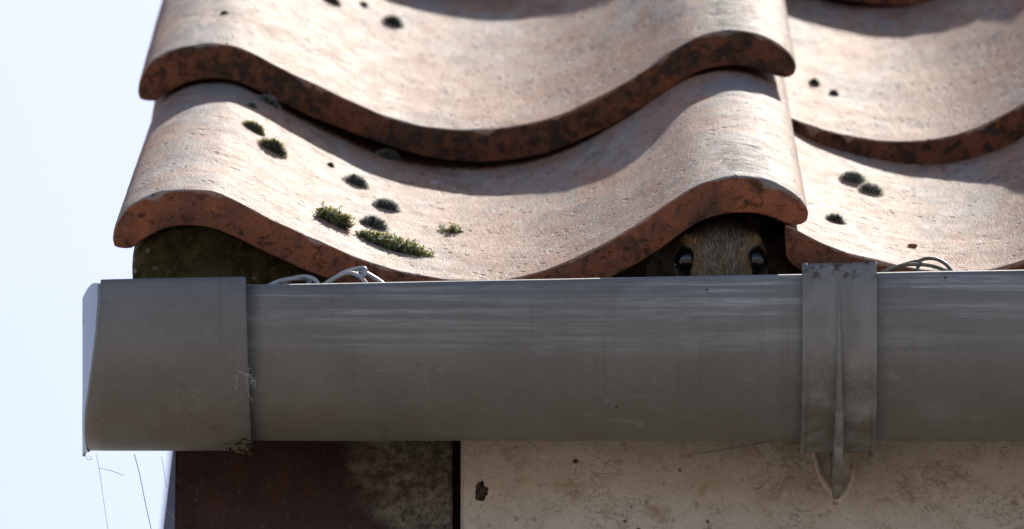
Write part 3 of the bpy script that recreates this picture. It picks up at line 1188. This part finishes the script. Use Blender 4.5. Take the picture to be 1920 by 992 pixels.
EYES = [Vector((s * 13.0, -4.2, 8.4)) for s in (-1, 1)]
k = Mat('wet_black_eye', .05, .4)
k.color((.006, .005, .006))
k.b.inputs['Coat Weight'].default_value = .5
k.b.inputs['Coat Roughness'].default_value = .02
M_EYE = k.m
M_LID = plain('dark_eyelid', (.02, .016, .014), .6)
for s, ec in zip((-1, 1), EYES):
    bm = bmesh.new()
    bmesh.ops.create_uvsphere(bm, u_segments=32, v_segments=20, radius=1)
    for vv in bm.verts: vv.co = Vector((vv.co.x * .0047, vv.co.y * .0053, vv.co.z * .0047))
    me = bpy.data.meshes.new('eye'); bm.to_mesh(me); bm.free()
    eo = link('eye', me, M_EYE, squirrel, True, wm @ Matrix.Translation(ec * MM))
    # eyelid rim
    od = Vector((s * .74, .02, -.67)).normalized()
    a1 = od.cross(Vector((0, 1, 0))).normalized()
    a2 = od.cross(a1)
    ring = [(ec * MM + od * .0006 + (a1 * math.cos(t) * .0052 + a2 * math.sin(t) * .0056)) for t in np.linspace(0, 2 * math.pi, 40)]
    lm = tube([ring], .0004, 'lid', 6)
    lo = link('eyelid', lm, M_LID, squirrel, True, wm)

# fur: tapered hairs over the head and neck
rng = random.Random(7)
body_me.calc_loop_triangles()
vco = np.empty(len(body_me.vertices) * 3, 'f'); body_me.vertices.foreach_get('co', vco); vco = vco.reshape(-1, 3)
vno = np.empty(len(body_me.vertices) * 3, 'f'); body_me.vertices.foreach_get('normal', vno); vno = vno.reshape(-1, 3)
tri = np.empty(len(body_me.loop_triangles) * 3, 'i'); body_me.loop_triangles.foreach_get('vertices', tri); tri = tri.reshape(-1, 3)
cen_ = vco[tri].mean(1)
area = np.linalg.norm(np.cross(vco[tri[:, 1]] - vco[tri[:, 0]], vco[tri[:, 2]] - vco[tri[:, 0]]), axis=1)
nrm_z = vno[tri].mean(1)[:, 2]
front = (cen_[:, 2] < .034) & (nrm_z < .55)
wgt = np.where(front, 1.0, np.where(cen_[:, 2] < .09, .12, .03)) * area
nr = np.random.RandomState(3)
NH = 24000
pick = nr.choice(len(tri), NH, p=wgt / wgt.sum())
bc = nr.dirichlet((1, 1, 1), NH)
pos = (vco[tri[pick]] * bc[:, :, None]).sum(1)
nor = (vno[tri[pick]] * bc[:, :, None]).sum(1)
V, Fc, C = [], [], []
for p, nn in zip(pos, nor):
    p, nn = Vector(p), Vector(nn).normalized()
    # distance to the eyes keeps the lids bare and colours the ring
    de, s_e, rel = min(((p - e * MM).length, (-1, 1)[i], p - e * MM) for i, e in enumerate(EYES))
    if de < .0058 or (de < .0085 and rel.normalized().dot(Vector((s_e * .74, 0, -.67))) > .55): continue
    xm, um, fm = p.x / MM, p.y / MM, p.z / MM
    flow = Vector((xm * .022, 1.0, .55))
    if um < -12: flow = Vector((xm * .07, .75, .7))
    flow = flow - nn * flow.dot(nn)
    if flow.length < 1e-4: continue
    flow.normalize()
    lift = .32 + .1 * rng.random()
    d = (flow + nn * lift + Vector((rng.gauss(0, .13), rng.gauss(0, .13), rng.gauss(0, .13)))).normalized()
    L = rng.uniform(.0024, .0042) * (1 if fm < 30 else 1.6)
    w = rng.uniform(.00007, .00012)
    ring_w = math.exp(-((de - .0072) / .0016) ** 2)
    inner = 1 if xm * s_e < 13 else 0
    mid = math.exp(-(xm / 6.5) ** 2)
    tanv = rng.random()
    base = (.21, .15, .105)
    if tanv > .42 + .18 * mid: tip = (.98, .74, .42)
    elif tanv > .22: tip = (.44, .29, .17)
    else: tip = (.07, .065, .075)
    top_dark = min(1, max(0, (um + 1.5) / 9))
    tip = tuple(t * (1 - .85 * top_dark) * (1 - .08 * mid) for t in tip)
    rw_ = ring_w * .9
    tip = tuple(t * (1 - rw_) + q * rw_ for t, q in zip(tip, (.85, .50, .24)))
    if um < -9 and abs(xm) > 5:
        tip = tuple(t * .5 + q * .5 for t, q in zip(tip, (.66, .44, .20)))
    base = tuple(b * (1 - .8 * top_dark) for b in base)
    base = tuple(b * (1 - rw_) + q * rw_ * .6 for b, q in zip(base, (.3, .15, .06)))
    s = d.cross(Vector((rng.gauss(0, 1), rng.gauss(0, 1), rng.gauss(0, .4)))).normalized() * w
    b = len(V)
    sag = -nn * L * .14
    V += [p - s, p + s, p + d * L * .5 + s * .9, p + d * L * .5 - s * .9, p + d * L + sag]
    Fc += [(b, b + 1, b + 2, b + 3), (b + 3, b + 2, b + 4)]
    midc = tuple(.55 * a + .45 * q for a, q in zip(base, tip))
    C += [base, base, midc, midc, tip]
me = mesh(V, Fc, 'fur')
me.color_attributes.new('col', 'FLOAT_COLOR', 'POINT').data.foreach_set('color', np.array([(*c, 1) for c in C], 'f').ravel())
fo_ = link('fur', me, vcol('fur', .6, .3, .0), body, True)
fo_.matrix_basis = Matrix.Identity(4)
tag(fo_, kind='stuff')
# whiskers
wk = []
for s in (-1, 1):
    for i in range(6):
        a = Vector((s * (6 + i * 1.1), -17 + i * 1.6, 0.5))
        bq = a + Vector((s * (13 + 4 * rng.random()), 7 - 3.5 * i + rng.gauss(0, 1), -6))
        wk.append([((a * (1 - t) + bq * t) + Vector((0, -3 * t * t, 0))) * MM for t in np.linspace(0, 1, 12)])
link('whiskers', tube(wk, lambda t: .00011 * (1 - .8 * t), 'whiskers', 4), M_LID, body).matrix_basis = Matrix.Identity(4)

# ------------------------------------------------------------------ cobwebs, fibres, thread
M_WEB = plain('cobweb_silk', (.5, .52, .54), .6, .3)
M_FIB = plain('dry_plant_fibre', (.50, .40, .22), .8, .2)
M_BLUE = plain('blue_thread', (.06, .10, .17), .7, .2)


def strands(name, paths, rad, mat, label, cat, n=40):
    out = [spline([tuple(P_y(u, v, y)) for u, v, y in p], n) for p in paths]
    return tag(link(name, tube(out, rad, name, 5), mat), label, cat)


strands('cobweb', [[(180, 852, 0), (186, 880, .002), (193, 930, .004), (205, 1010, .004)],
                   [(186, 878, .002), (212, 884, .01), (232, 892, .018)],
                   [(162, 856, 0), (165, 862, 0), (172, 860, 0), (168, 855, 0)]],
        .00010, M_WEB, 'thin pale cobweb thread hanging from the outer corner of the end cap', 'cobweb')
strands('cobweb', [[(252, 852, .02), (262, 890, .022), (272, 940, .024), (288, 1012, .026)]],
        .00017, M_WEB, 'thicker grey cobweb strand hanging midway below the end cap', 'cobweb')
strands('cobweb', [[(303, 855, .03), (307, 880, .035), (312, 915, .04)], [(308, 955, .05), (318, 962, .05), (326, 972, .054)]],
        .00009, M_WEB, 'short faint cobweb thread close to the dark board edge', 'cobweb')
rg = random.Random(9)
pw = []
for i in range(9):
    u0, v0 = 472 + rg.gauss(0, 3), 705 + rg.gauss(0, 12)
    pw.append([(u0, v0, -.0415), (u0 + rg.gauss(-4, 9), v0 + rg.gauss(4, 10), -.0435), (u0 + rg.gauss(-6, 14), v0 + rg.gauss(8, 16), -.0432)])
strands('cobweb', [[(u, v, gsec(gx(u), math.asin(min(1, max(0, (v - 535) / 330))), .0033 if u < 462 else .001).y) for u, v, y in p] for p in pw],
        .00006, M_WEB, 'torn white cobweb tuft at the joint of end cap and channel', 'cobweb', 14)


def cap_y(u, v, off=.0036):
    x = gx(u)
    lo, hi = 0.0, R(112)
    for _ in range(40):
        m_ = .5 * (lo + hi)
        p = gsec(x, m_, off)
        rel = p - CAM
        vv = 496 - rel.dot(U) / rel.dot(F) * FPX
        if vv < v: lo = m_
        else: hi = m_
    return gsec(x, lo, off).y


strands('plant_fibre', [[(u, v, cap_y(u, v)) for u, v in ((350, 792), (353, 805), (350, 818), (352, 829))],
                        [(u, v, cap_y(u, v)) for u, v in ((342, 832), (350, 829), (358, 828))]],
        .00022, M_FIB, 'tiny straw coloured fibre stuck to the face of the end cap', 'fibre', 20)
strands('blue_thread', [[(1308, 850, FASCIA_Y - .004), (1345, 845, FASCIA_Y - .004), (1400, 836, FASCIA_Y - .006), (1460, 824, FASCIA_Y - .008)]],
        .00014, M_BLUE, 'fine blue thread hanging on the cream board below the gutter', 'thread')
# dirt and old web gathered at the lower corner of the end cap
dv, df = [], []
for i in range(70):
    u, v = 452 + rg.gauss(0, 13), 840 + rg.gauss(0, 7)
    u = min(u, 470)
    c = P_y(u, min(v, 852), cap_y(min(u, 460), min(v, 850)) - .0003)
    b = len(dv)
    sz = rg.uniform(.0003, .0010)
    for q in range(6):
        dv.append(c + Vector((rg.gauss(0, sz), rg.gauss(0, sz * .4), rg.gauss(0, sz * .5))))
    df += [(b, b + 1, b + 2), (b, b + 2, b + 3), (b + 1, b + 4, b + 2), (b, b + 3, b + 5), (b + 3, b + 2, b + 5)]
k = Mat('gutter_dirt', .95, .1)
k.color(k.mix(k.ramp(k.noise(k.obj, 500, 2), .45, .6), (.022, .018, .012), (.20, .155, .10)))
tag(link('dirt_clot', mesh(dv, df), k.m, None, False), 'dark clot of dirt and web at the lower corner of the end cap', 'dirt')
